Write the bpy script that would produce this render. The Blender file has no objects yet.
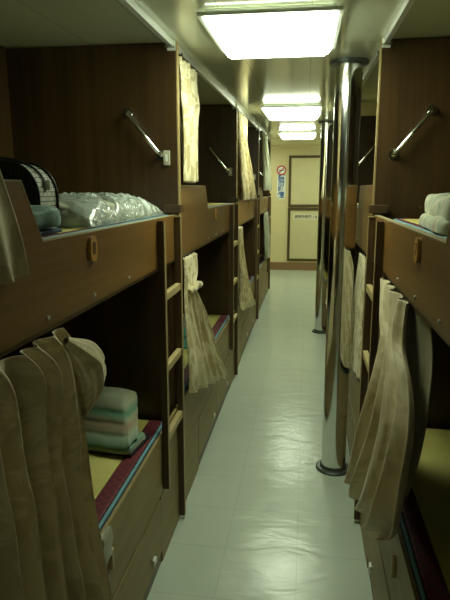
import bpy, bmesh, math, random
from mathutils import Vector, Matrix, noise
random.seed(7)
S = bpy.context.scene
C = S.collection
PI = math.pi

# ------------------------------------------------------------------ camera
cam_data = bpy.data.cameras.new('camera')
cam = bpy.data.objects.new('camera', cam_data); C.objects.link(cam)
cam.location = (0, 0, 1.491)
cam.rotation_euler = (math.radians(90 - 11.231), 0, math.radians(8.178))
cam_data.sensor_fit = 'VERTICAL'; cam_data.sensor_height = 36.0
cam_data.lens = 36.0 * 560.0 / 600.0
cam_data.clip_start = 0.02
S.camera = cam

# ------------------------------------------------------------------ light and exposure
world = bpy.data.worlds.new('world'); S.world = world; world.use_nodes = True
world.node_tree.nodes['Background'].inputs[0].default_value = (0.5, 0.6, 0.45, 1)
world.node_tree.nodes['Background'].inputs[1].default_value = 0.0
S.view_settings.view_transform = 'Standard'
S.view_settings.look = 'None'
S.view_settings.gamma = 1.0
S.view_settings.use_curve_mapping = False
S.view_settings.exposure = 0.4
LAMP = (0.86, 1.0, 0.73)
LAMP_STRENGTH = {'near': 12.0, 'far': 13.0, 'behind': .9, 'cross': 9.0}  # behind and cross: unseen lights added to brighten near curtains and end wall

# ------------------------------------------------------------------ dimensions
XL, XR = -0.541, 0.28            # faces of the bunks on both sides of the aisle
YL = [0.40, 2.40, 4.40, 6.40]    # where each left bunk begins
YR = [0.48, 2.48, 4.48, 6.48]
BAY = 1.96
DEPTH = 0.73
YW = 10.47
def ceil(y): return 2.076 + 0.0208 * (y - 2.5)

# ------------------------------------------------------------------ materials
def new_mat(name):
    m = bpy.data.materials.new(name); m.use_nodes = True
    nt = m.node_tree; b = nt.nodes['Principled BSDF']
    return m, nt, b
def N(nt, t, **kw):
    n = nt.nodes.new(t)
    for k, v in kw.items(): setattr(n, k, v)
    return n
def mapping(nt, scale, coord='Object', rot=(0, 0, 0)):
    tc = N(nt, 'ShaderNodeTexCoord'); mp = N(nt, 'ShaderNodeMapping')
    mp.inputs['Scale'].default_value = scale; mp.inputs['Rotation'].default_value = rot
    nt.links.new(tc.outputs[coord], mp.inputs['Vector']); return mp
def ramp(nt, src, stops):
    r = N(nt, 'ShaderNodeValToRGB'); e = r.color_ramp.elements
    while len(e) < len(stops): e.new(0.5)
    for i, (p, c) in enumerate(stops):
        e[i].position = p; e[i].color = (*c, 1)
    nt.links.new(src, r.inputs[0]); return r
def noise_tex(nt, vec, scale, detail=4, rough=.55, dist=0):
    n = N(nt, 'ShaderNodeTexNoise'); n.inputs['Scale'].default_value = scale
    n.inputs['Detail'].default_value = detail; n.inputs['Roughness'].default_value = rough
    n.inputs['Distortion'].default_value = dist
    if vec is not None: nt.links.new(vec, n.inputs['Vector'])
    return n
def bump(nt, b, src, strength, dist=0.01):
    bp = N(nt, 'ShaderNodeBump'); bp.inputs['Strength'].default_value = strength
    bp.inputs['Distance'].default_value = dist
    nt.links.new(src, bp.inputs['Height']); nt.links.new(bp.outputs[0], b.inputs['Normal']); return bp
def plain(name, col, rough=.5, metal=0, spec=.5, var=.06):
    m, nt, b = new_mat(name)
    mp = mapping(nt, (1, 1, 1)); n = noise_tex(nt, mp.outputs[0], 14, 3)
    r = ramp(nt, n.outputs[0], [(.3, tuple(c * (1 - var) for c in col)), (.7, tuple(min(1, c * (1 + var)) for c in col))])
    nt.links.new(r.outputs[0], b.inputs['Base Color'])
    b.inputs['Roughness'].default_value = rough; b.inputs['Metallic'].default_value = metal
    b.inputs['Specular IOR Level'].default_value = spec
    return m
def wood(name, dark, light, axis='z', rough=.33, coat=0.0):
    m, nt, b = new_mat(name)
    sc = {'z': (38, 38, 1.6), 'y': (38, 1.6, 38), 'x': (1.6, 38, 38)}[axis]
    mp = mapping(nt, sc)
    n1 = noise_tex(nt, mp.outputs[0], 1.0, 6, .6, .6)
    mp2 = mapping(nt, tuple(s * .18 for s in sc)); n2 = noise_tex(nt, mp2.outputs[0], 1.0, 3, .5, .4)
    mx = N(nt, 'ShaderNodeMath', operation='ADD'); nt.links.new(n1.outputs[0], mx.inputs[0]); nt.links.new(n2.outputs[0], mx.inputs[1])
    hf = N(nt, 'ShaderNodeMath', operation='MULTIPLY'); hf.inputs[1].default_value = .5; nt.links.new(mx.outputs[0], hf.inputs[0])
    mid = tuple((a + c) / 2 for a, c in zip(dark, light))
    r = ramp(nt, hf.outputs[0], [(.36, dark), (.5, mid), (.64, light)])
    nt.links.new(r.outputs[0], b.inputs['Base Color'])
    b.inputs['Roughness'].default_value = rough; b.inputs['Coat Weight'].default_value = coat
    b.inputs['Coat Roughness'].default_value = .18
    bump(nt, b, n1.outputs[0], .06, .002)
    return m
def fabric(name, base, figure, coord='UV', scale=9, thresh=.52, soft=.06):
    m, nt, b = new_mat(name)
    mp = mapping(nt, (1, 1, 1), coord)
    n = noise_tex(nt, mp.outputs[0], scale, 2, .5, 2.2)
    v = N(nt, 'ShaderNodeTexVoronoi'); v.inputs['Scale'].default_value = scale * 1.1; nt.links.new(mp.outputs[0], v.inputs['Vector'])
    ad = N(nt, 'ShaderNodeMath', operation='ADD'); nt.links.new(n.outputs[0], ad.inputs[0])
    mu = N(nt, 'ShaderNodeMath', operation='MULTIPLY'); mu.inputs[1].default_value = .25; nt.links.new(v.outputs['Distance'], mu.inputs[0]); nt.links.new(mu.outputs[0], ad.inputs[1])
    r = ramp(nt, ad.outputs[0], [(thresh + .1 - soft, base), (thresh + .1 + soft, figure)])
    nt.links.new(r.outputs[0], b.inputs['Base Color'])
    b.inputs['Roughness'].default_value = .62; b.inputs['Sheen Weight'].default_value = .25
    b.inputs['Sheen Roughness'].default_value = .4
    mp2 = mapping(nt, (1, 1, 1), coord); w = noise_tex(nt, mp2.outputs[0], 240, 2)
    bump(nt, b, w.outputs[0], .12, .002)
    return m

M = {}
M['panel'] = wood('panel_wood', (.040, .021, .007), (.084, .044, .014), 'z', .36)
M['guard'] = wood('guard_wood', (.135, .064, .015), (.24, .120, .029), 'y', .36)
M['locker'] = wood('locker_wood', (.26, .19, .075), (.36, .275, .12), 'y', .55)
M['ladder'] = wood('ladder_wood', (.05, .027, .010), (.095, .052, .02), 'z', .4)
M['rung'] = wood('rung_wood', (.40, .30, .13), (.58, .45, .21), 'y', .45)
M['edge'] = wood('edging_wood', (.30, .21, .085), (.42, .31, .14), 'z', .4)
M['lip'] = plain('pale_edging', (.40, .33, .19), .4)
M['cream'] = plain('cream_panel', (.72, .63, .36), .42, var=.02)
M['door_cream'] = plain('cream_door', (.66, .60, .36), .4, var=.02)
M['brown'] = plain('brown_trim', (.09, .055, .014), .5)
M['skirt'] = plain('brown_skirting', (.27, .15, .07), .45)
M['steel'] = plain('polished_steel', (.75, .76, .73), .13, 1)
M['alu'] = plain('brushed_aluminium', (.68, .69, .64), .42, .6)
M['darkmetal'] = plain('dark_grey_metal', (.09, .1, .09), .4, .6)
M['white'] = plain('white_enamel', (.8, .82, .76), .35)
M['socket'] = plain('ivory_plastic', (.5, .47, .34), .4)
M['plate'] = plain('orange_wooden_plate', (.50, .25, .055), .4)
M['plate_ink'] = plain('dark_brown_ink', (.12, .05, .02), .5)
M['blue'] = plain('blue_binding', (.16, .36, .44), .6)
M['navy'] = plain('navy_binding', (.02, .05, .12), .6)
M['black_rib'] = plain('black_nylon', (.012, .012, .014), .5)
M['sign_white'] = plain('sign_white', (.82, .85, .83), .35)
M['sign_blue'] = plain('sign_blue', (.03, .13, .38), .4)
M['sign_red'] = plain('sign_red', (.5, .03, .025), .4)
M['sign_black'] = plain('sign_black', (.03, .03, .03), .4)
M['paper'] = plain('label_paper', (.72, .68, .52), .6)
M['curtain'] = fabric('beige_damask', (.54, .44, .25), (.66, .56, .35))
M['curtain_pale'] = fabric('pale_damask', (.62, .51, .28), (.86, .77, .52), soft=.03)
M['curtain_grey'] = fabric('grey_green_damask', (.40, .40, .27), (.50, .50, .35))
M['lining'] = plain('curtain_lining', (.34, .30, .19), .8)
M['teal'] = fabric('teal_cloth', (.10, .20, .18), (.20, .34, .29), 'Object', 22)
M['quilt_core'] = fabric('pale_green_quilt', (.46, .45, .31), (.56, .56, .42), 'Object', 14)

def mat_tatami():
    m, nt, b = new_mat('yellow_mat_cover')
    mp = mapping(nt, (1, 1, 1)); w = N(nt, 'ShaderNodeTexWave'); w.bands_direction = 'Y'
    w.inputs['Scale'].default_value = 45; w.inputs['Distortion'].default_value = .6
    nt.links.new(mp.outputs[0], w.inputs['Vector'])
    n = noise_tex(nt, mp.outputs[0], 5, 4)
    mx = N(nt, 'ShaderNodeMath', operation='MULTIPLY_ADD'); mx.inputs[1].default_value = .2; nt.links.new(w.outputs[0], mx.inputs[0]); nt.links.new(n.outputs[0], mx.inputs[2])
    r = ramp(nt, mx.outputs[0], [(.35, (.48, .42, .10)), (.75, (.66, .59, .19))])
    nt.links.new(r.outputs[0], b.inputs['Base Color']); b.inputs['Roughness'].default_value = .6
    bump(nt, b, w.outputs[0], .15, .002); return m
M['tatami'] = mat_tatami()
def mat_maroon():
    m, nt, b = new_mat('maroon_brocade')
    mp = mapping(nt, (1, 1, 1)); ch = N(nt, 'ShaderNodeTexChecker'); ch.inputs['Scale'].default_value = 55
    ch.inputs['Color1'].default_value = (.17, .016, .028, 1); ch.inputs['Color2'].default_value = (.10, .012, .022, 1)
    nt.links.new(mp.outputs[0], ch.inputs['Vector']); nt.links.new(ch.outputs[0], b.inputs['Base Color'])
    b.inputs['Roughness'].default_value = .6; return m
M['maroon'] = mat_maroon()
def mat_stripes(name, stops, axis, scale):
    m, nt, b = new_mat(name)
    mp = mapping(nt, (1, 1, 1)); w = N(nt, 'ShaderNodeTexWave'); w.bands_direction = axis; w.wave_profile = 'SAW'
    w.inputs['Scale'].default_value = scale; w.inputs['Distortion'].default_value = .5; w.inputs['Detail Scale'].default_value = 1.5
    nt.links.new(mp.outputs[0], w.inputs['Vector'])
    r = ramp(nt, w.outputs[0], stops); nt.links.new(r.outputs[0], b.inputs['Base Color'])
    b.inputs['Roughness'].default_value = .75; b.inputs['Sheen Weight'].default_value = .3
    n = noise_tex(nt, mp.outputs[0], 180, 2); bump(nt, b, n.outputs[0], .15, .002); return m
M['stripe'] = mat_stripes('green_striped_quilt', [(0, (.34, .34, .22)), (.15, (.13, .30, .20)), (.35, (.42, .50, .36)), (.5, (.40, .30, .19)), (.62, (.40, .42, .28)), (.72, (.12, .31, .20)), (.9, (.44, .46, .31)), (1, (.3, .32, .2))], 'Z', 1.9)
M['stripe_pale'] = mat_stripes('pale_striped_quilt', [(0, (.60, .60, .42)), (.2, (.42, .50, .34)), (.42, (.74, .72, .52)), (.6, (.60, .50, .34)), (.8, (.70, .70, .50)), (1, (.60, .60, .42))], 'X', 2.8)
M['stripe_teal'] = mat_stripes('teal_red_quilt', [(0, (.05, .22, .17)), (.3, (.10, .36, .28)), (.5, (.32, .07, .08)), (.7, (.42, .40, .30)), (1, (.05, .2, .16))], 'Y', 3.2)
def mat_bag():
    m, nt, b = new_mat('black_white_weave')
    mp = mapping(nt, (1, 1, 1)); br = N(nt, 'ShaderNodeTexBrick')
    tc = mp
    sx = N(nt, 'ShaderNodeSeparateXYZ'); nt.links.new(mp.outputs[0], sx.inputs[0])
    cx = N(nt, 'ShaderNodeCombineXYZ'); nt.links.new(sx.outputs['Y'], cx.inputs[0]); nt.links.new(sx.outputs['Z'], cx.inputs[1])
    nt.links.new(cx.outputs[0], br.inputs['Vector'])
    br.inputs['Scale'].default_value = 42; br.inputs['Color1'].default_value = (.55, .56, .45, 1); br.inputs['Color2'].default_value = (.42, .44, .36, 1)
    br.inputs['Mortar'].default_value = (.03, .03, .03, 1); br.inputs['Mortar Size'].default_value = .045
    br.inputs['Brick Width'].default_value = .9; br.inputs['Row Height'].default_value = .5
    nt.links.new(br.outputs[0], b.inputs['Base Color']); b.inputs['Roughness'].default_value = .7; return m
M['weave'] = mat_bag()
def mat_ribbed():
    m, nt, b = new_mat('black_ribbed_nylon')
    mp = mapping(nt, (1, 1, 1)); w = N(nt, 'ShaderNodeTexWave'); w.bands_direction = 'X'; w.inputs['Scale'].default_value = 30
    nt.links.new(mp.outputs[0], w.inputs['Vector'])
    r = ramp(nt, w.outputs[0], [(0, (.01, .01, .012)), (1, (.035, .032, .03))]); nt.links.new(r.outputs[0], b.inputs['Base Color'])
    bump(nt, b, w.outputs[0], .4, .003); b.inputs['Roughness'].default_value = .5; return m
M['ribbed'] = mat_ribbed()
def mat_plastic():
    m, nt, b = new_mat('clear_crinkled_plastic')
    mp = mapping(nt, (1, 1, 1))
    n = noise_tex(nt, mp.outputs[0], 13, 2, .5, 1.8)
    b.inputs['Base Color'].default_value = (.80, .88, .82, 1); b.inputs['Roughness'].default_value = .08
    b.inputs['Alpha'].default_value = .5; b.inputs['Specular IOR Level'].default_value = 1.0
    b.inputs['Coat Weight'].default_value = 1; b.inputs['Coat Roughness'].default_value = .04
    bump(nt, b, n.outputs[0], .9, .02); return m
M['plastic'] = mat_plastic()
def mat_floor():
    m, nt, b = new_mat('pale_vinyl_tiles')
    mp = mapping(nt, (1, 1, 1)); br = N(nt, 'ShaderNodeTexBrick'); br.offset = 0
    nt.links.new(mp.outputs[0], br.inputs['Vector']); br.inputs['Scale'].default_value = 1
    br.inputs['Brick Width'].default_value = .3; br.inputs['Row Height'].default_value = .3
    br.inputs['Mortar Size'].default_value = .0022
    br.inputs['Color1'].default_value = (.53, .59, .50, 1); br.inputs['Color2'].default_value = (.55, .605, .515, 1)
    br.inputs['Mortar'].default_value = (.47, .51, .43, 1)
    n = noise_tex(nt, mp.outputs[0], 3.2, 6, .62, .5)
    r = ramp(nt, n.outputs[0], [(.3, (.94, .94, .93)), (.7, (1, 1, 1))])
    mx = N(nt, 'ShaderNodeMixRGB', blend_type='MULTIPLY'); mx.inputs[0].default_value = 1
    nt.links.new(br.outputs[0], mx.inputs[1]); nt.links.new(r.outputs[0], mx.inputs[2])
    nt.links.new(mx.outputs[0], b.inputs['Base Color'])
    n2 = noise_tex(nt, mp.outputs[0], 9, 4, .6); rr = N(nt, 'ShaderNodeMapRange'); rr.inputs[3].default_value = .2; rr.inputs[4].default_value = .26
    nt.links.new(n2.outputs[0], rr.inputs[0]); nt.links.new(rr.outputs[0], b.inputs['Roughness'])
    mp3 = mapping(nt, (1, 2.2, 1)); n3 = noise_tex(nt, mp3.outputs[0], 5, 3, .5, .6); bump(nt, b, n3.outputs[0], .17, .02)
    return m
M['floor'] = mat_floor()
def mat_ceiling():
    m, nt, b = new_mat('glossy_ceiling_paint')
    mp = mapping(nt, (1, 1, 1)); br = N(nt, 'ShaderNodeTexBrick'); br.offset = 0
    nt.links.new(mp.outputs[0], br.inputs['Vector']); br.inputs['Scale'].default_value = 1
    br.inputs['Brick Width'].default_value = .3; br.inputs['Row Height'].default_value = 2.5; br.inputs['Mortar Size'].default_value = .0025
    br.inputs['Color1'].default_value = (.60, .61, .45, 1); br.inputs['Color2'].default_value = (.61, .62, .46, 1); br.inputs['Mortar'].default_value = (.42, .43, .32, 1)
    nt.links.new(br.outputs[0], b.inputs['Base Color']); b.inputs['Roughness'].default_value = .13
    n = noise_tex(nt, mp.outputs[0], 3, 2); bump(nt, b, n.outputs[0], .05, .02); return m
M['ceiling'] = mat_ceiling()
def mat_lamp(kind):
    m, nt, b = new_mat('lit_diffuser_' + kind)
    b.inputs['Base Color'].default_value = (.85, .87, .82, 1); b.inputs['Roughness'].default_value = .4
    b.inputs['Emission Color'].default_value = (*LAMP, 1)
    b.inputs['Emission Strength'].default_value = LAMP_STRENGTH[kind]; return m
for k in LAMP_STRENGTH: M['lamp_' + k] = mat_lamp(k)


# ------------------------------------------------------------------ mesh helpers
def box(bm, x0, x1, y0, y1, z0, z1, bev=0):
    v = [bm.verts.new(p) for p in [(x0, y0, z0), (x1, y0, z0), (x1, y1, z0), (x0, y1, z0), (x0, y0, z1), (x1, y0, z1), (x1, y1, z1), (x0, y1, z1)]]
    fs = [bm.faces.new([v[i] for i in q]) for q in [(3, 2, 1, 0), (4, 5, 6, 7), (0, 1, 5, 4), (1, 2, 6, 5), (2, 3, 7, 6), (3, 0, 4, 7)]]
    if bev:
        es = list({e for f in fs for e in f.edges})
        bmesh.ops.bevel(bm, geom=es, offset=bev, segments=2, affect='EDGES', profile=.6)
def new(): return bmesh.new()
def obj(name, bm, mat, parent=None, smooth=False, loc=None):
    bmesh.ops.recalc_face_normals(bm, faces=bm.faces)
    me = bpy.data.meshes.new(name); bm.to_mesh(me); bm.free()
    if smooth:
        for p in me.polygons: p.use_smooth = len(p.vertices) <= 4
        me.set_sharp_from_angle(angle=math.radians(50))
    o = bpy.data.objects.new(name, me); C.objects.link(o)
    me.materials.append(M[mat] if isinstance(mat, str) else mat)
    if parent: o.parent = parent
    if loc: o.location = loc
    return o
def bx(name, x0, x1, y0, y1, z0, z1, mat, parent=None, bev=0):
    if x0 > x1: x0, x1 = x1, x0
    bm = new(); box(bm, x0, x1, y0, y1, z0, z1, bev); return obj(name, bm, mat, parent)
def prism(bm, pts, a0, a1, axis='x', bev=0):
    # pts: polygon in the other two axes; extruded along axis from a0 to a1
    def P(p, a): return {'x': (a, p[0], p[1]), 'y': (p[0], a, p[1]), 'z': (p[0], p[1], a)}[axis]
    v0 = [bm.verts.new(P(p, a0)) for p in pts]; v1 = [bm.verts.new(P(p, a1)) for p in pts]
    n = len(pts); fs = [bm.faces.new(v0[::-1]), bm.faces.new(v1)]
    for i in range(n): fs.append(bm.faces.new((v0[i], v0[(i + 1) % n], v1[(i + 1) % n], v1[i])))
    if bev:
        es = list({e for f in fs for e in f.edges})
        bmesh.ops.bevel(bm, geom=es, offset=bev, segments=2, affect='EDGES', profile=.6)
def tube(bm, pts, r, seg=14, cap=True):
    pts = [Vector(p) for p in pts]; rings = []
    for i, p in enumerate(pts):
        d = (pts[min(i + 1, len(pts) - 1)] - pts[max(i - 1, 0)]).normalized()
        u = d.cross(Vector((0, 0, 1)));
        if u.length < .1: u = d.cross(Vector((0, 1, 0)))
        u.normalize(); w = d.cross(u); rr = r[i] if isinstance(r, (list, tuple)) else r
        rings.append([bm.verts.new(p + (u * math.cos(2 * PI * k / seg) + w * math.sin(2 * PI * k / seg)) * rr) for k in range(seg)])
    for a, b in zip(rings, rings[1:]):
        for k in range(seg): bm.faces.new((a[k], a[(k + 1) % seg], b[(k + 1) % seg], b[k]))
    if cap: bm.faces.new(rings[0][::-1]); bm.faces.new(rings[-1])
def lathe(bm, prof, seg=40, center=(0, 0)):
    rings = [[bm.verts.new((center[0] + r * math.cos(2 * PI * k / seg), center[1] + r * math.sin(2 * PI * k / seg), z)) for k in range(seg)] for r, z in prof]
    for a, b in zip(rings, rings[1:]):
        for k in range(seg): bm.faces.new((a[k], a[(k + 1) % seg], b[(k + 1) % seg], b[k]))
    bm.faces.new(rings[0][::-1]); bm.faces.new(rings[-1])
def thing(name, label, cat, loc=(0, 0, 0), group=None):
    o = bpy.data.objects.new(name, None); C.objects.link(o); o.location = loc
    o.empty_display_size = .1
    o['label'] = label; o['category'] = cat
    if group: o['group'] = group
    return o
def tag(o, label, cat, group=None):
    o['label'] = label; o['category'] = cat
    if group: o['group'] = group
    return o
def struct(o): o['kind'] = 'structure'; return o
def text(name, body, size, mat, parent, loc, rot, extrude=.0006, spacing=1.0):
    cu = bpy.data.curves.new(name, 'FONT'); cu.body = body; cu.size = size; cu.extrude = extrude
    cu.align_x = 'CENTER'; cu.align_y = 'CENTER'; cu.space_line = spacing
    cu.offset = size * (.03 if size > .1 else .012)
    o = bpy.data.objects.new(name, cu); C.objects.link(o); cu.materials.append(M[mat])
    bpy.context.view_layer.update()
    me = bpy.data.meshes.new_from_object(o.evaluated_get(bpy.context.evaluated_depsgraph_get()))
    bpy.data.objects.remove(o); bpy.data.curves.remove(cu); me.name = name
    if not me.materials: me.materials.append(M[mat])
    o = bpy.data.objects.new(name, me); C.objects.link(o)
    o.parent = parent; o.location = loc; o.rotation_euler = rot; return o

# ------------------------------------------------------------------ the room
def slope_slab(name, x0, x1, y0, y1, mat, thick=.06):
    bm = new()
    prism(bm, [(y0, ceil(y0)), (y1, ceil(y1)), (y1, ceil(y1) + thick), (y0, ceil(y0) + thick)], x0, x1, 'x')
    return struct(obj(name, bm, mat))
WX0, WX1 = XL - DEPTH, XR + DEPTH
Y0 = -1.6
struct(bx('floor', WX0 - .1, WX1 + .1, Y0 - .1, YW + .1, -.06, 0, 'floor'))
slope_slab('ceiling', WX0 - .1, WX1 + .1, Y0 - .1, YW + .1, 'ceiling')
struct(bx('wall_left', WX0 - .06, WX0, Y0, YL[3] + BAY + .04, 0, 2.3, 'panel'))
struct(bx('wall_right', WX1, WX1 + .06, Y0, YR[3] + BAY + .04, 0, 2.3, 'panel'))
struct(bx('wall_left_end', WX0 - .06, WX0, YL[3] + BAY + .04, YW, 0, 2.3, 'cream'))
struct(bx('wall_right_end', WX1, WX1 + .06, YR[3] + BAY + .04, YW, 0, 2.3, 'cream'))
struct(bx('wall_back', WX0 - .06, WX1 + .06, YW, YW + .06, 0, 2.35, 'cream'))
struct(bx('wall_front', WX0 - .06, WX1 + .06, Y0 - .06, Y0, 0, 2.1, 'cream'))
struct(bx('baseboard_back', WX0, WX1, YW - .015, YW, 0, .143, 'skirt'))
struct(bx('trim_1', XR + .02, WX1, YR[1] + BAY - .03, YR[1] + BAY, 2.02, ceil(4.4) - .002, 'cream'))

def frame_bm(x0, x1, z0, z1, w, y0, y1):
    bm = new()
    box(bm, x0, x1, y0, y1, z0, z0 + w); box(bm, x0, x1, y0, y1, z1 - w, z1)
    box(bm, x0, x0 + w, y0, y1, z0 + w, z1 - w); box(bm, x1 - w, x1, y0, y1, z0 + w, z1 - w)
    return bm
for i, (z0, z1) in enumerate([(1.17, 2.075), (.175, 1.145)]):
    d = struct(bx('door_%d' % (i + 1), -.30, .37, YW - .012, YW - .001, z0 + .03, z1 - .03, 'door_cream'))
    obj('door_frame', frame_bm(-.335, .405, z0 - .004, z1 + .004, .045, YW - .026, YW), 'brown', d)
    bm = new(); hz = z0 + .5 if i == 0 else z1 - .24
    box(bm, .27, .30, YW - .03, YW - .012, hz - .04, hz + .04, .004); obj('door_handle', bm, 'alu', d)

# ------------------------------------------------------------------ ceiling lights
def ceiling_light(x0, x1, y0, y1, kind, label):
    yc = (y0 + y1) / 2; xc = (x0 + x1) / 2; hx = (x1 - x0) / 2; hy = (y1 - y0) / 2
    t = thing('ceiling_light', label, 'ceiling light', (xc, yc, ceil(yc)), 'lights along the aisle ceiling')
    t.rotation_euler = (math.atan(.0208), 0, 0)
    bx('housing', -hx + .01, hx - .01, -hy + .012, hy - .012, -.014, -.0005, 'white', t, .003)
    bm = new(); w = .012
    for a in [(-hx - w, hx + w, -hy - w, -hy + .01), (-hx - w, hx + w, hy - .01, hy + w), (-hx - w, -hx + .01, -hy + .01, hy - .01), (hx - .01, hx + w, -hy + .01, hy - .01)]:
        box(bm, a[0], a[1], a[2], a[3], -.026, -.014)
    obj('rim', bm, 'alu', t)
    bm = new()  # shallow tub with sloping sides
    top = [(-hx, -hy), (hx, -hy), (hx, hy), (-hx, hy)]; s = .022
    tv = [bm.verts.new((x, y, -.0262)) for x, y in top]; bv = [bm.verts.new((x - math.copysign(s, x), y - math.copysign(s, y), -.058)) for x, y in top]
    uv = [bm.verts.new((x * .97, y * .97, -.0145)) for x, y in top]
    bm.faces.new(bv)
    for a, b in ((uv, tv), (tv, bv)):
        for i in range(4): bm.faces.new((a[i], a[(i + 1) % 4], b[(i + 1) % 4], b[i]))
    bm.faces.new(uv[::-1])
    bmesh.ops.bevel(bm, geom=[e for e in bm.edges if len(set(e.verts) & set(bv)) >= 1], offset=.008, segments=3, affect='EDGES')
    obj('diffuser', bm, 'lamp_' + kind, t)
ceiling_light(-.355, .085, 1.93, 2.47, 'near', 'large glaring rectangular ceiling light nearest the viewer')
ceiling_light(-.355, .085, 4.44, 5.1, 'far', 'middle ceiling light between the first and the farthest one')
ceiling_light(-.355, .085, 7.04, 7.7, 'far', 'smallest ceiling light, farthest down the aisle by the end wall')
ceiling_light(-1.15, -.71, 9.1, 9.76, 'cross', 'unseen ceiling light added left of the aisle end to brighten the end wall')  # added out of sight behind the left partitions to brighten the end wall
ceiling_light(.46, .90, 9.1, 9.76, 'cross', 'unseen ceiling light added right of the aisle end to brighten the end wall')  # its unseen counterpart behind the poles, also added for the end wall
ceiling_light(-.355, .085, -.75, -.15, 'behind', 'unseen ceiling light added behind the viewer to brighten the near curtains')  # weak unseen fill, added to lift the near curtains

# ------------------------------------------------------------------ steel poles
def pole(x, y, label):
    t = thing('support_pole', label, 'pole', (x, y, 0), 'polished steel poles')
    zc = ceil(y)
    bm = new(); lathe(bm, [(.064, .012), (.064, zc - .012)], 56); obj('shaft', bm, 'steel', t, True)
    bm = new(); lathe(bm, [(.092, 0), (.092, .010), (.086, .014), (.072, .015), (.066, .03)], 48); obj('base_flange', bm, 'darkmetal', t, False)
    bm = new(); lathe(bm, [(.064, zc - .02), (.09, zc - .018), (.09, zc - .002)], 48); obj('top_flange', bm, 'darkmetal', t, False)
pole(.182, 2.868, 'near polished steel pole from floor to ceiling beside the right bunks')
pole(.184, 5.864, 'far polished steel pole half hidden behind the near one')

# ------------------------------------------------------------------ bunks
SIDE = {'left': (-1, XL), 'right': (1, XR)}
def bunk(side, k, label):
    s, X = SIDE[side]; y0 = (YL if side == 'left' else YR)[k]
    t = thing('bunk_bed', label, 'bunk bed', (X, y0, 0), 'wooden bunk beds along the ' + side + ' side')
    L = BAY
    prof = [(0, 1.2), (L, 1.2), (L, 1.382), (.70, 1.382), (.625, 1.505), (0, 1.505)]
    bm = new(); prism(bm, prof, 0, s * .02, 'x'); g = obj('upper_guard', bm, 'guard', t)
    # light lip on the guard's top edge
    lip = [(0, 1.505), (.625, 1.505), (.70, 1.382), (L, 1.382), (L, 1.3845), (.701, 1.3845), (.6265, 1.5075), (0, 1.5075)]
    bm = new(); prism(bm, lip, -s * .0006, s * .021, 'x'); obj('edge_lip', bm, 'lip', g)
    for yy in (.70, .97, 1.26):
        bm = new(); tube(bm, [(0, yy, 1.221), (-s * .004, yy, 1.221)], .005, 10); obj('screw', bm, 'alu', g)
    # number plate with rounded ends
    yc = .965; pts = []
    for i in range(24):
        a = 2 * PI * i / 24; pts.append((yc + .022 * math.copysign(abs(math.cos(a)) ** .7, math.cos(a)), 1.341 + .032 * math.copysign(abs(math.sin(a)) ** .7, math.sin(a))))
    bm = new(); prism(bm, pts, -s * .008, 0, 'x'); pl = obj('number_plate', bm, 'plate', t)
    num = {('left', 0): '8', ('left', 1): '6', ('left', 2): '4', ('left', 3): '2', ('right', 0): '7', ('right', 1): '5', ('right', 2): '3', ('right', 3): '1'}[(side, k)]
    text('number', num, .045, 'plate_ink', pl, (-s * .0085, yc, 1.341), (PI / 2, 0, -s * PI / 2))
    bx('upper_deck', s * .021, s * (DEPTH - .001), .002, L - .002, 1.22, 1.25, 'panel', t)
    bx('curtain_rail', s * .004, s * .016, .01, L - .01, 1.188, 1.199, 'ladder', t)
    bx('locker_body', s * .012, s * (DEPTH - .001), .002, L - .002, 0, .50, 'panel', t)
    bx('foot_panel', s * .03, s * (DEPTH - .001), 1.745, L - .002, .5, 1.2195, 'panel', t)
    # front: upper fascia and lower drawers with dark gaps
    bx('fascia', 0, s * .0115, .002, L - .002, .296, .538, 'locker', t)
    bx('fascia_post', 0, s * .0125, .002, .36, .0, .292, 'locker', t)
    bx('fascia_post', 0, s * .0125, 1.575, L - .002, .0, .292, 'locker', t)
    bx('kick_board', s * .004, s * .0125, .364, 1.571, .0, .05, 'ladder', t)
    for a, b in ((.366, .965), (.971, 1.569)):
        d = bx('drawer_front', -s * .001, s * .0125, a, b, .056, .282, 'locker', t)
        yy = a + (b - a) * (.80 if a < .5 else .78)
        bm = new(); box(bm, min(-s * .001, -s * .012), max(-s * .001, -s * .012), yy - .015, yy + .015, .09, .115, .003); obj('latch', bm, 'alu', d)
    bm = new(); prism(bm, [(.995 - .009, .40), (.995 + .009, .40), (.995 + .009, .465), (.995 - .009, .465)], 0, -s * .012, 'x', .004); obj('handle', bm, 'rung', t)
    return t
NAMES = ['nearest', 'second', 'third', 'farthest']
for k in range(4):
    bunk('left', k, ['nearest left wooden bunk, its upper guard with an orange number plate beside the bag',
                     'second bunk on the left, just behind the first ladder and partition',
                     'third bunk on the left, glimpsed between two pale curtains', 'farthest bunk on the left, next to the open end of the cabin'][k])
    bunk('right', k, ['nearest right wooden bunk carrying the yellow mat above and a dark berth below',
                      'second bunk on the right, mostly hidden behind the near steel pole',
                      'third bunk on the right, hidden past the near steel pole', 'farthest bunk on the right, hidden behind both steel poles'][k])

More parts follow.
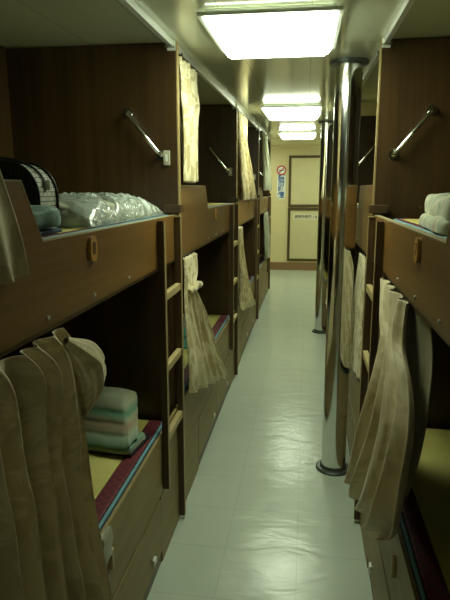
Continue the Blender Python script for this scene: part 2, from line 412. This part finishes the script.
def grab_rail(s, parent, yf):
    # bar standing off the partition face, between two feet (local y = yf is the face)
    a = Vector((s * .207, yf - .035, 1.80)); b = Vector((s * .066, yf - .035, 1.63))
    d = (b - a).normalized()
    bm = new(); pts = [a + Vector((0, .034, 0)), a + Vector((0, .012, 0)) + d * .004, a + d * .016, a + (b - a) * .5, b - d * .016, b + Vector((0, .012, 0)) - d * .004, b + Vector((0, .034, 0))]
    tube(bm, pts, .0088, 14); r = obj('grab_rail', bm, 'steel', parent, True)
    for p in (a, b):
        bm = new(); tube(bm, [p + Vector((0, .035, 0)), p + Vector((0, .030, 0))], .02, 18); obj('rail_foot', bm, 'steel', r)
def partition(side, k, label):
    s, X = SIDE[side]; y1 = (YL if side == 'left' else YR)[k] + BAY  # near face
    t = thing('partition_panel', label, 'partition', (X, y1, 0), 'wooden partitions on the ' + side)
    bm = new(); prism(bm, [(0.001, 0.0), (.039, 0.0), (.039, ceil(y1 + .039) - .003), (.001, ceil(y1) - .003)], 0, s * (DEPTH - .001), 'x'); obj('board', bm, 'panel', t)
    bm = new(); prism(bm, [(0.001, 0.0), (.039, 0.0), (.039, ceil(y1 + .039) - .003), (.001, ceil(y1) - .003)], -s * .005, 0, 'x'); obj('edge_strip', bm, 'edge', t)
    grab_rail(s, t, 0.001)
    if side == 'left':
        bm = new(); box(bm, -.058, -.03, -.008, .001, 1.588, 1.648, .003); sk = obj('socket', bm, 'socket', t)
        bm = new(); box(bm, -.049, -.039, -.011, -.008, 1.604, 1.632, .001); obj('switch', bm, 'white', sk)
LP = ['dark wooden partition with grab rail and ivory switch above the plastic-wrapped bedding',
      'second wooden partition on the left, seen past the pale ceiling-high curtain',
      'third wooden partition on the left, past the second ceiling-high curtain', 'last wooden partition on the left, beside the cream end wall']
RP = ['dark wooden partition with slanting grab rail behind the pale striped quilt',
      'second wooden partition on the right, dark strip just past the near pole',
      'third wooden partition on the right, behind the near pole', 'last wooden partition on the right, behind the far pole']
for k in range(4): partition('left', k, LP[k]); partition('right', k, RP[k])

def ladder(side, k, label):
    s, X = SIDE[side]; y0 = (YL if side == 'left' else YR)[k]
    t = thing('bunk_ladder', label, 'ladder', (X, y0, 0), 'ladders on the ' + side + ' bunks')
    ya, yb = 1.60, 1.875
    a0, a1 = -s * .003, -s * .027
    for (yy, z0, z1) in ((ya, .31, 1.376), (yb, .02, 1.376)):
        rl = bx('rail', a0, a1, yy, yy + .026, z0, z1, 'ladder', t, .002)
        bx('edge_strip', a1, a1 - s * .0015, yy + .002, yy + .024, z0 + .003, z1 - .003, 'edge', rl)
    bx('top_block', -s * .024, s * .05, yb + .028, y0 + BAY - y0 - .002, 1.392, 1.425, 'ladder', t, .002)
    for z in (.525, .81, 1.095):
        bx('rung', -s * .004, -s * .026, ya + .0265, yb - .0005, z - .022, z + .008, 'rung', t, .003)
    bx('top_cap', -s * .003, -s * .03, yb - .004, yb + .03, 1.3765, 1.381, 'edge', t)
for k in range(4):
    ladder('left', k, ['dark wooden ladder with three pale rungs at the end of the nearest left bunk',
                       'ladder on the second left bunk, by the hanging pale lower curtain',
                       'ladder on the third left bunk', 'ladder on the farthest left bunk, by the last partition'][k])
    ladder('right', k, ['dark wooden ladder between the near pole and the nearest right curtain',
                        'ladder on the second right bunk behind the pole', 'ladder on the third right bunk behind the pole',
                        'ladder on the farthest right bunk behind both poles'][k])

def track(side, k, label):
    s, X = SIDE[side]; y0 = (YL if side == 'left' else YR)[k]; yb = y0 + BAY
    t = thing('curtain_track', label, 'curtain track', (X + s * .012, y0, 0), 'ceiling curtain tracks')
    bm = new(); c0, c1 = ceil(y0 + .02), ceil(yb - .03)
    prism(bm, [(.02, c0 - .026), (BAY - .03, c1 - .026), (BAY - .03, c1 - .001), (.02, c0 - .001)], -.009, .009, 'x'); obj('rail', bm, 'alu', t)
    for y in (.05, BAY - .06):
        c = ceil(y0 + y)
        bx('bracket', -.018, .018, y, y + .02, c - .034, c - .0265, 'steel', t)
    bx('end_stop', -.016, .016, BAY - .03, BAY - .018, ceil(yb) - .04, ceil(yb) - .004, 'white', t)
for k in range(4):
    track('left', k, ['metal curtain track on the ceiling over the nearest left bunk', 'metal curtain track on the ceiling between the two pale upper curtains',
                      'metal curtain track over the third left bunk', 'metal curtain track over the farthest left bunk'][k])
    track('right', k, ['metal curtain track on the ceiling over the nearest right bunk', 'metal curtain track on the ceiling just past the near pole',
                       'metal curtain track over the third right bunk', 'metal curtain track over the farthest right bunk'][k])

# ------------------------------------------------------------------ mats
def sleeping_mat(side, k, z0, th, label, group, d0=.03, dy=(0.03, 0.0), bw=.05, end=True):
    s, X = SIDE[side]; y0 = (YL if side == 'left' else YR)[k]
    t = thing('sleeping_mat', label, 'mat', (X, y0, z0), group)
    a, b = dy[0], BAY - .03 - dy[1]; d1 = DEPTH - .02
    zt = th
    bx('core', s * (d0 + .014 + bw), s * (d1), a + .012, b - .012, 0, zt, 'tatami', t, .006)
    bx('border', s * (d0 + .014), s * (d0 + .014 + bw), a + .012, b - .012, 0, zt, 'maroon', t, .006)
    if end: bx('end_border', s * (d0 + .016 + bw), s * (d1 - .002), b - .038, b - .0118, .004, zt + .0008, 'maroon', t, .003)
    bm = new(); tube(bm, ([(s * d1, b - .006, zt - .006), (s * (d0 + .03), b - .006, zt - .006)] if end else []) + [ (s * (d0 + .012), b - .018, zt - .006), (s * (d0 + .007), b - .045, zt - .006), (s * (d0 + .007), a, zt - .006)], .006, 10)
    obj('piping', bm, 'blue', t, True)
    bx('side_band', s * d0, s * (d0 + .013), a + .02, b - .03, 0, zt - .008, 'navy', t)
for k in range(4):
    for side in ('left', 'right'):
        pos = ['nearest', 'second', 'third', 'farthest'][k]
        sleeping_mat(side, k, .505, .045, '%s with maroon border and blue piping on the %s %s lower berth' % ('yellow mat', pos, side), 'sleeping mats on the lower berths', .0125, (.03, .2), .055, False)
        sleeping_mat(side, k, 1.25, .135, 'yellow mat on the %s %s upper berth behind its wooden guard' % (pos, side), 'sleeping mats on the upper berths', .026, (.03, .28 if (side == 'right' and k == 0) else .0), .022)

# ------------------------------------------------------------------ curtains
def cr(p0, p1, p2, p3, t):
    return tuple(.5 * ((2 * b) + (c - a) * t + (2 * a - 5 * b + 4 * c - d) * t * t + (3 * b - a - 3 * c + d) * t ** 3) for a, b, c, d in zip(p0, p1, p2, p3))
def curtain(name, rows, pleats, mat, label, group=None, nu=150, nv=54, seed=0, sharp=.8, parent=None, skew=0.0):
    """rows: [(A, B, amp)] top to bottom; A and B are 3-D ends of the hanging line."""
    flat = [tuple(a) + tuple(b) + (m,) for a, b, m in rows]
    bm = new(); uvl = bm.loops.layers.uv.new('UVMap'); grid = []
    n = len(flat) - 1; rnd = random.Random(seed); ph = rnd.random() * 6
    ks = [rnd.uniform(.7, 1.3) for _ in range(pleats + 2)]
    cum = [0]
    for q in ks[:pleats]: cum.append(cum[-1] + q)
    tot = cum[-1]
    def phase(u):
        x = u * tot
        for i in range(pleats):
            if x <= cum[i + 1] or i == pleats - 1: return i + (x - cum[i]) / ks[i]
    width = math.dist(rows[-1][0], rows[-1][1]) + .25
    height = math.dist(rows[0][0], rows[-1][0])
    for j in range(nv + 1):
        v = j / nv * n; i = min(int(v), n - 1); t = v - i
        f = cr(flat[max(i - 1, 0)], flat[i], flat[i + 1], flat[min(i + 2, n)], t)
        A, B, amp = Vector(f[:3]), Vector(f[3:6]), max(f[6], .001)
        d = B - A; nn = Vector((d.y, -d.x, 0)).normalized()
        row = []
        for q in range(nu + 1):
            u = q / nu; p = phase(u + skew * math.sin(j / nv * 3) * u * (1 - u))
            w = math.sin(2 * PI * p); w = math.copysign(abs(w) ** sharp, w)
            nz = noise.noise(Vector((u * 7 + seed * 3.1, j / nv * 3.2, seed))) * .9
            along = math.cos(2 * PI * p) * amp * .35
            P = A + d * u + nn * (amp * (w + nz)) + d.normalized() * along
            P.z += noise.noise(Vector((u * 4, seed + 9, 0))) * .008 * (j / nv)
            row.append((bm.verts.new(P), (u * width * 1.2, j / nv * height)))
        grid.append(row)
    for a, b in zip(grid, grid[1:]):
        for q in range(nu):
            vs = [a[q], b[q], b[q + 1], a[q + 1]]
            f = bm.faces.new([x[0] for x in vs])
            for lp, x in zip(f.loops, vs): lp[uvl].uv = x[1]
    o = obj(name, bm, mat, parent, True)
    md = o.modifiers.new('thickness', 'SOLIDIFY'); md.thickness = .0022; md.offset = 0
    if label: tag(o, label, 'curtain', group)
    return o
GU, GL = 'ceiling-high curtains of the upper berths', 'short curtains of the lower berths'
L_, R_ = XL, XR
# upper curtains, left
curtain('berth_curtain', [((L_ + .008, .46, 2.00), (L_ + .008, .70, 2.0), .008), ((L_ + .01, .46, 1.7), (L_ + .012, .84, 1.7), .008), ((L_ + .02, .46, 1.47), (L_ + .022, .94, 1.47), .006), ((L_ + .022, .46, 1.33), (L_ + .024, .985, 1.33), .009)], 5, 'curtain',
        'plain pale upper curtain hanging over the nearest left guard at the picture edge', GU, seed=1, sharp=1)
def bulge(y0, y1a, y1b, y1c, zt, zb, mat, n, label, seed):
    return curtain('berth_curtain', [((L_ + .002, y0, zt), (L_ + .004, y1a, zt), .013), ((L_ + .004, y0, zt - .13), (L_ + .006, y1a - .03, zt - .13), .015),
            ((L_ + .014, y0, (zt + zb) / 2), (L_ + .018, y1b, (zt + zb) / 2), .015), ((L_ + .018, y0, zb), (L_ + .020, y1c, zb), .013)], n, mat, label, GU, seed=seed)
bulge(2.405, 2.80, 2.68, 2.66, 2.028, 1.52, 'curtain_pale', 6, 'bright pale upper curtain against the first left partition, near the big light', 2)
curtain('berth_curtain', [((L_ + .002, 4.41, 2.068), (L_ + .004, 5.10, 2.08), .016), ((L_ + .006, 4.41, 1.9), (L_ + .01, 4.95, 1.9), .018),
        ((L_ + .028, 4.44, 1.6), (L_ + .03, 5.35, 1.6), .018), ((L_ + .028, 4.5, 1.40), (L_ + .034, 5.75, 1.395), .017)], 8, 'curtain_pale', 'pale upper curtain flaring at its hem, second one down the left side', GU, seed=3)
curtain('berth_curtain', [((L_ + .016, 6.5, 2.13), (L_ + .02, 7.2, 2.14), .016), ((L_ + .02, 6.8, 1.8), (L_ + .022, 7.9, 1.8), .018),
        ((L_ + .028, 6.8, 1.47), (L_ + .034, 8.2, 1.47), .017)], 8, 'curtain_grey', 'grey-green upper curtain, farthest one down the left side', GU, seed=4)
# lower curtains, left
big = curtain('berth_curtain', [((L_ + .004, .50, 1.182), (L_ + .004, 1.165, 1.182), .011), ((L_ + .02, .50, 1.12), (L_ + .022, 1.19, 1.12), .024),
        ((L_ + .036, .50, .98), (L_ + .038, 1.15, .98), .024), ((L_ + .044, .50, .90), (L_ + .046, 1.14, .90), .026),
        ((L_ + .052, .50, .70), (L_ + .054, 1.15, .70), .029), ((L_ + .06, .51, .45), (L_ + .06, 1.21, .45), .031), ((L_ + .062, .52, .2), (L_ + .062, 1.27, .2), .032)], 8, 'curtain',
        'large beige pleated curtain over the nearest left lower berth, bunched at its edge', GL, nu=240, nv=90, seed=5, sharp=.85)
# the loop of cloth folded over the tie
def cloth_loop(parent):
    bm = new(); uvl = bm.loops.layers.uv.new('UVMap'); rows = []
    for j in range(37):
        v = j / 36; row = []
        for q in range(49):
            a = 2 * PI * q / 48
            pleat = 1 + .10 * math.sin(5 * a + 1) + .05 * math.sin(11 * a + 4 * v)
            env = max(.02, math.sin(PI * min(1, .02 + v ** 1.4 * .97))) ** .6; pleat += .05 * math.sin(19 * v + 2.5 * math.sin(a)) + .14 * noise.noise(Vector((a * 1.3, v * 4, 2)))
            cy = 1.12 + .125 * math.sin(v * 2.45); cz = 1.165 - .2 * v
            row.append((bm.verts.new((L_ + .028 + .034 * env * math.cos(a) * pleat, cy + .058 * env * math.sin(a) * pleat * (1 if v < .8 else .9), cz + .035 * env * math.sin(a))), (q / 48 * .4, v * .4)))
        rows.append(row)
    for a, b in zip(rows, rows[1:]):
        for q in range(48):
            vs = [a[q], a[q + 1], b[q + 1], b[q]]; f = bm.faces.new([x[0] for x in vs])
            for lp, x in zip(f.loops, vs): lp[uvl].uv = x[1]
    obj('bunched_fold', bm, 'curtain', parent, True)
cloth_loop(big)
lb = curtain('berth_curtain', [((L_ + .006, 2.415, 1.184), (L_ + .008, 2.70, 1.184), .012), ((L_ + .01, 2.415, 1.10), (L_ + .012, 2.70, 1.10), .014), ((L_ + .012, 2.415, 1.035), (L_ + .014, 2.665, 1.035), .010), ((L_ + .014, 2.412, .98), (L_ + .018, 2.70, .98), .014),
        ((L_ + .02, 2.405, .80), (L_ + .036, 2.88, .80), .018), ((L_ + .03, 2.405, .64), (L_ + .065, 3.08, .55), .02), ((L_ + .034, 2.41, .56), (L_ + .085, 3.34, .335), .016)], 5, 'curtain_pale',
        'pale floral lower curtain knotted at its top, flaring beside the first ladder', GL, seed=6)
bm = new(); tube(bm, [(L_ + .03, 2.43 + .26 * i / 12, 1.035 + .008 * math.sin(i)) for i in range(13)], [.012 + .006 * math.sin(i * 1.9) ** 2 for i in range(13)], 12)
obj('tie_knot', bm, 'curtain_pale', lb, True)
curtain('berth_curtain', [((L_ + .006, 4.41, 1.184), (L_ + .008, 4.66, 1.184), .012), ((L_ + .012, 4.41, 1.0), (L_ + .014, 4.72, 1.0), .014), ((L_ + .02, 4.41, .8), (L_ + .03, 4.9, .75), .018),
        ((L_ + .03, 4.42, .6), (L_ + .05, 5.2, .48), .02), ((L_ + .034, 4.43, .52), (L_ + .06, 5.5, .36), .02)], 6, 'curtain_pale', 'narrow pale lower curtain, third from the front along the left side', GL, seed=7)
curtain('berth_curtain', [((L_ + .006, 7.2, 1.184), (L_ + .008, 7.85, 1.184), .012), ((L_ + .012, 7.2, 1.0), (L_ + .02, 7.93, .98), .016), ((L_ + .02, 7.2, .75), (L_ + .03, 7.95, .74), .018),
        ((L_ + .02, 7.3, .58), (L_ + .03, 7.9, .55), .018)], 5, 'curtain_grey', 'grey-green lower curtain, farthest one down the left side', GL, seed=8)
# right side
ra = curtain('berth_curtain', [((R_ - .004, 2.03, 1.182), (R_ - .004, 1.56, 1.182), .011), ((R_ - .012, 1.92, 1.08), (R_ - .012, 1.52, 1.08), .014), ((R_ - .016, 1.84, 1.0), (R_ - .02, 1.40, 1.0), .015), ((R_ - .045, 1.80, .82), (R_ - .04, 1.28, .86), .02),
        ((R_ - .09, 1.90, .56), (R_ - .06, 1.26, .68), .022), ((R_ - .105, 1.93, .44), (R_ - .06, 1.50, .50), .022)], 4, 'curtain',
        'large beige lower curtain swinging into the aisle on the nearest right bunk', GL, nu=200, nv=70, seed=9)
curtain('lining', [((R_ + .03, 2.0, 1.18), (R_ + .03, 1.42, 1.18), .008), ((R_ + .035, 1.95, 1.02), (R_ + .035, 1.37, 1.02), .008), ((R_ + .035, 1.95, .83), (R_ + .035, 1.42, .83), .010), ((R_ + .03, 1.95, .62), (R_ + .03, 1.55, .60), .010)], 3, 'lining', None, seed=10, parent=ra)
curtain('berth_curtain', [((R_ - .012, 2.53, 1.184), (R_ - .012, 2.80, 1.184), .007), ((R_ - .014, 2.53, 1.0), (R_ - .014, 2.95, 1.0), .007), ((R_ - .014, 2.53, .8), (R_ - .014, 3.1, .75), .007), ((R_ - .014, 2.53, .62), (R_ - .014, 3.25, .5), .007)], 5, 'curtain_pale',
        'pale lower curtain squeezed between the near pole and the right ladder', GL, seed=11)
curtain('berth_curtain', [((R_ - .006, 4.5, 1.184), (R_ - .008, 4.8, 1.184), .012), ((R_ - .02, 4.5, .9), (R_ - .03, 5.0, .9), .018), ((R_ - .05, 4.52, .5), (R_ - .06, 5.3, .42), .02)], 6, 'curtain_pale',
        'pale lower curtain on the third right bunk, beside the near pole', GL, seed=12)
curtain('berth_curtain', [((R_ - .014, 4.5, 2.09), (R_ - .016, 4.9, 2.10), .014), ((R_ - .02, 4.5, 1.8), (R_ - .022, 5.0, 1.8), .016), ((R_ - .028, 4.5, 1.42), (R_ - .03, 5.3, 1.41), .016)], 6, 'curtain_pale',
        'pale upper curtain on the right, between the two poles', GU, seed=13)

# ------------------------------------------------------------------ soft things
def pillow_bm(w, d, h, nx=26, ny=26, puff=.35, seed=0, lump=.006, corner=2.6):
    """closed cushion-like box, centred, bottom at 0"""
    bm = new(); bmesh.ops.create_cube(bm, size=2)
    bmesh.ops.subdivide_edges(bm, edges=bm.edges[:], cuts=14, use_grid_fill=True)
    for v in bm.verts:
        x, y, z = v.co
        n = (abs(x) ** corner * abs(y) ** corner)
        k = 1 - .06 * n
        rz = z * (1 - puff * (max(abs(x), abs(y)) ** 4) * .6)
        r = (abs(x) ** 6 + abs(y) ** 6 + abs(z) ** 6) ** (1 / 6)
        q = Vector((x, y, z)) / max(r, 1e-5)
        v.co = Vector((q.x * k * w / 2, q.y * k * d / 2, h / 2 + (q.z * (1 - puff * max(abs(x), abs(y)) ** 4 * .5)) * h / 2))
        nn = noise.noise(v.co * 14 + Vector((seed, 0, 0))) * lump
        v.co += Vector((q.x, q.y, q.z if z > -.9 else 0)) * nn
    return bm
def xf(bm, M4): bmesh.ops.transform(bm, matrix=M4, verts=bm.verts); return bm
def quilt_block(w, d, h, seed, creases=(), lump=.008, slant=0.0, rnd=.03, lean=0.0):
    """rounded block of folded quilt: w (x), d (y), h (z), creased along x at the given heights (fractions)"""
    bm = new(); nu, nv = 96, 40
    hw, hd = w / 2, d / 2; rows = []
    # section in y-z, swept along x, with soft ends
    sec = []
    def corner(cy, cz, a0):
        for i in range(9):
            a = math.radians(a0 + 90 * i / 8); sec.append((cy + rnd * math.cos(a), cz + rnd * math.sin(a)))
    def side(p, q, n):
        for i in range(1, n): sec.append((p[0] + (q[0] - p[0]) * i / n, p[1] + (q[1] - p[1]) * i / n))
    corner(hd - rnd, rnd * .6, -90); side((hd, rnd), (hd, h - rnd), 14); corner(hd - rnd, h - rnd, 0)
    side((hd - rnd, h), (-hd + rnd, h), 22); corner(-hd + rnd, h - rnd, 90); side((-hd, h - rnd), (-hd, rnd), 18); corner(-hd + rnd, rnd * .6, 180)
    side((-hd + rnd, 0), (hd - rnd, 0), 10)
    for j in range(nv + 1):
        v = j / nv * 2 - 1; e = (1 - abs(v) ** 12) ** .5 if abs(v) < 1 else 0
        sh = .80 + .20 * e; row = []
        for y, z in sec:
            cr_ = 0
            for c, dep in creases:
                cr_ += dep * math.exp(-((z / h - c) / .035) ** 2)
            ny = (y / hd); push = cr_ * (1 if abs(ny) > .8 else 0)
            nz = noise.noise(Vector((v * 2.2 + seed, y * 11, z * 15))) * lump + noise.noise(Vector((v * 6 + seed, y * 26, z * 40))) * lump * .35
            zz = max(.0, (z - h / 2) * sh + h / 2 + (nz if z > h * .15 else 0))
            yy = y * sh - math.copysign(push, y) + nz * .8 * (1 if abs(ny) > .7 else 0) + slant * z
            row.append(bm.verts.new((v * hw + lean * z + noise.noise(Vector((y * 9, z * 22, seed + v * 3))) * lump * .8, yy, zz)))
        rows.append(row)
    n = len(sec)
    for a, b in zip(rows, rows[1:]):
        for k in range(n): bm.faces.new((a[k], a[(k + 1) % n], b[(k + 1) % n], b[k]))
    bm.faces.new(rows[0][::-1]); bm.faces.new(rows[-1])
    return bm
def folded_quilt(name, blocks, mat, label, loc, rot, group=None):
    t = thing(name, label, 'quilt', loc, group); t.rotation_euler = rot
    for b, off in blocks:
        xf(b, Matrix.Translation(off)); obj('fold', b, mat, t, True)
    return t
MZ = 1.25 + .135       # top of the upper mats
LZ = .505 + .045       # top of the lower mats
# leaning folded quilt on the left lower berth
folded_quilt('folded_quilt', [(quilt_block(.28, .16, .020, 3, lump=.003, rnd=.009), (0, -.035, 0)), (quilt_block(.275, .11, .15, 5, [(.24, .004), (.47, .005), (.70, .004)], .0045, .7, .02, -.32), (0, -.065, .0195))], 'stripe',
             'green striped folded quilt on the nearest left lower berth mat', (L_ - .180, 1.90, LZ + .016), (0, 0, math.radians(-8)), 'folded quilts on the berths')
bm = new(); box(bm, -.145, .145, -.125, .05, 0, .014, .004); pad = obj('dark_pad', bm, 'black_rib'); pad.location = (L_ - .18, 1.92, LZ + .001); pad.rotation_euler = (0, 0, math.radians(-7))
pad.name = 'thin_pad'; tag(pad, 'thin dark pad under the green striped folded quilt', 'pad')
folded_quilt('folded_quilt', [(quilt_block(.48, .48, .034, 12, lump=.007, rnd=.016), (-.015, .01, 0)), (quilt_block(.52, .47, .056, 13, lump=.012, rnd=.027), (.0, .0, .031))], 'stripe_pale',
             'pale striped folded quilt on the nearest right upper mat', (R_ + .285, 1.545, MZ + .002), (0, 0, math.radians(86)), 'folded quilts on the berths')
folded_quilt('folded_quilt', [(quilt_block(.42, .42, .11, 22, [(.5, .01)], rnd=.035), (0, 0, 0))], 'quilt_core', 'grey-green bedding above the second right guard beside the pole', (R_ + .28, 3.25, MZ + .002), (0, 0, 0), 'folded quilts on the berths')
folded_quilt('folded_quilt', [(quilt_block(.34, .34, .14, 32, [(.5, .01)], rnd=.03), (0, 0, 0))], 'stripe_teal', 'teal and red quilt on the second left lower berth', (L_ - .28, 3.3, LZ + .002), (0, 0, .2), 'folded quilts on the berths')

# plastic-wrapped bedding on the left upper berth
t = thing('wrapped_bedding', 'clear plastic bag of pale bedding lying along the nearest left upper berth', 'bedding', (L_ - .205, 1.86, MZ + .002))
obj('bedding', xf(pillow_bm(.30, .56, .070, puff=.3, seed=41, lump=.012), Matrix.Translation((0, -.10, 0.002))), 'quilt_core', t, True)
bm = new(); nx, ny = 60, 150; g = []
for i in range(nx + 1):
    row = []
    for j in range(ny + 1):
        u, v = i / nx * 2 - 1, j / ny * 2 - 1
        x = u * .172; y = v * .405
        e = max(0, (1 - abs(u) ** 5)) ** .5 * max(0, (1 - abs(v) ** 6)) ** .5
        hgt = .086 if y < .12 else .086 - (y - .12) * .10
        p = Vector((x * 14 + y * 6, y * 9, 3))
        cr_ = abs(noise.noise(p)) * .05 + abs(noise.noise(p * 2.1)) * .018
        amt = .35 if y < -.22 else 1
        row.append(bm.verts.new((x + noise.noise(p + Vector((5, 0, 0))) * .012 * e, y, max(.001, e * (hgt - amt * (cr_ - .008))))))
    g.append(row)
for a, b in zip(g, g[1:]):
    for j in range(ny): bm.faces.new((a[j], b[j], b[j + 1], a[j + 1]))
o = obj('plastic_wrap', bm, 'plastic', t, True)
md = o.modifiers.new('thickness', 'SOLIDIFY'); md.thickness = .0006

# bag with arched top
t = thing('travel_bag', 'black arched travel bag with black and white woven side on the left upper berth', 'bag', (-.795, 1.385, MZ + .003))
W2, H2, D2 = .135, .168, .055
def arch(w, h, r, inset=0):
    w -= inset; pts = [(-w, inset)]
    for i in range(11):
        a = PI - i / 10 * PI / 2; pts.append((-w + r + r * math.cos(a), h - inset - r + r * math.sin(a)))
    for i in range(11):
        a = PI / 2 - i / 10 * PI / 2; pts.append((w - r + r * math.cos(a), h - inset - r + r * math.sin(a)))
    pts.append((w, inset)); return pts
bm = new(); prism(bm, arch(W2, H2, .085), -D2 + .004, D2 - .004, 'y'); obj('gusset', bm, 'weave', t)
for sy in (-1, 1):
    bm = new(); prism(bm, arch(W2 + .002, H2 + .002, .086), sy * (D2 - .004), sy * D2, 'y'); obj('face_panel', bm, 'ribbed', t)
    bm = new(); pp = arch(W2 + .003, H2 + .003, .086); tube(bm, [(p[0], sy * (D2 - .002), p[1]) for p in pp], .0028, 8); obj('piping', bm, 'black_rib', t, True)
bm = new(); pp = arch(W2 + .003, H2 + .003, .086)[8:]; tube(bm, [(p[0], .0, p[1]) for p in pp[:-3] if p[1] > .06], .003, 8); z = obj('zip', bm, 'black_rib', t, True)
bm = new(); box(bm, W2 - .01, W2 + .01, -.004, .004, .10, .125, .003); obj('zip_pull', bm, 'alu', z)
bm = new(); tube(bm, [(-.09 + .09 * (1 - math.cos(PI * i / 14)) / 1, 0, H2 - .004 + .016 * math.sin(PI * i / 14)) for i in range(15)], .006, 10)
bmesh.ops.translate(bm, vec=(-.02, 0, 0), verts=bm.verts); obj('handle', bm, 'black_rib', t, True)
# teal cloth in front of the bag
cl = obj('folded_cloth', xf(pillow_bm(.12, .17, .055, puff=.45, seed=71, lump=.016), Matrix.Identity(4)), 'teal', None, True)
cl.location = (L_ - .105, 1.235, MZ + .0125); tag(cl, 'small crumpled teal cloth in front of the black travel bag', 'cloth')
bm = new(); box(bm, -.05, .05, -.10, .10, 0, .010, .003); o = obj('thin_book', bm, 'navy'); o.location = (L_ - .105, 1.22, MZ + .001)
tag(o, 'thin dark folder lying under the teal cloth near the guard', 'folder')

# ------------------------------------------------------------------ sign and notice on the end wall
yS = YW - .001
t = thing('no_smoking_sign', 'tall white no-smoking sign with blue characters on the cream end wall', 'sign', (-.468, yS, 1.62))
bm = new(); pts = []
def rounded(w, z0, z1, r, n=8):
    p = []
    for cx_, cz_, a0 in ((w - r, z1 - r, 0), (-w + r, z1 - r, 90), (-w + r, z0 + r, 180), (w - r, z0 + r, 270)):
        for i in range(n + 1):
            a = math.radians(a0 + 90 * i / n); p.append((cx_ + r * math.cos(a), cz_ + r * math.sin(a)))
    return p
prism(bm, rounded(.078, -.31, .135, .06), -.004, 0, 'y'); board = obj('board', bm, 'sign_white', t)
bm = new(); lathe(bm, [(.092, -.002), (.092, .002)], 40); xf(bm, Matrix.Translation((0, -.003, .20)) @ Matrix.Rotation(PI / 2, 4, 'X')); obj('disc', bm, 'sign_white', t)
bm = new(); seg = 40
ri = [[bm.verts.new((r * math.cos(2 * PI * k / seg), y, .20 + r * math.sin(2 * PI * k / seg))) for k in range(seg)] for r, y in ((.088, -.005), (.088, -.0085), (.064, -.0085), (.064, -.005))]
for i in range(4):
    a, b = ri[i], ri[(i + 1) % 4]
    for k in range(seg): bm.faces.new((a[k], a[(k + 1) % seg], b[(k + 1) % seg], b[k]))
xf_box = new(); box(xf_box, -.066, .066, -.0084, -.0052, -.008, .008)
xf(xf_box, Matrix.Translation((0, 0, .20)) @ Matrix.Rotation(math.radians(-45), 4, 'Y'))
me_tmp = bpy.data.meshes.new('tmp'); xf_box.to_mesh(me_tmp); xf_box.free(); bm.from_mesh(me_tmp); bpy.data.meshes.remove(me_tmp)
obj('prohibition_ring', bm, 'sign_red', t)
bm = new(); box(bm, -.045, .03, -.0075, -.0052, .192, .208); box(bm, .034, .045, -.0075, -.0052, .192, .208); box(bm, .036, .044, -.0075, -.0052, .212, .235); obj('cigarette', bm, 'sign_black', t)
for i, ch in enumerate('請勿吸煙'):
    text('character', ch, .12, 'sign_blue', t, (0, -.0052, .068 - i * .105), (PI / 2, 0, 0))
t = thing('notice_label', 'pale label strip with small dark characters on the lower cream door', 'label', (-.01, YW - .0125, .985))
bx('strip', -.23, .23, -.002, 0, -.05, .05, 'paper', t)
text('lettering', '請隨手關門 1-8', .062, 'sign_black', t, (0, -.0026, 0), (PI / 2, 0, 0))
bm = quilt_block(.016, .07, .085, 55, lump=.008, rnd=.007)
o = obj('hand_towel', bm, 'curtain_grey', None, True); o.location = (L_ + .0125, 1.335, .468); tag(o, 'scrap of pale towel hanging over the lower berth edge beside the big curtain', 'towel')
# small paper sticker on the left locker fascia
o = bx('paper_sticker', 0, .0012, -.012, .012, -.02, .02, 'sign_white'); o.location = (L_ + .0006, 1.372, .37); tag(o, 'small white paper sticker on the nearest left locker front', 'sticker')
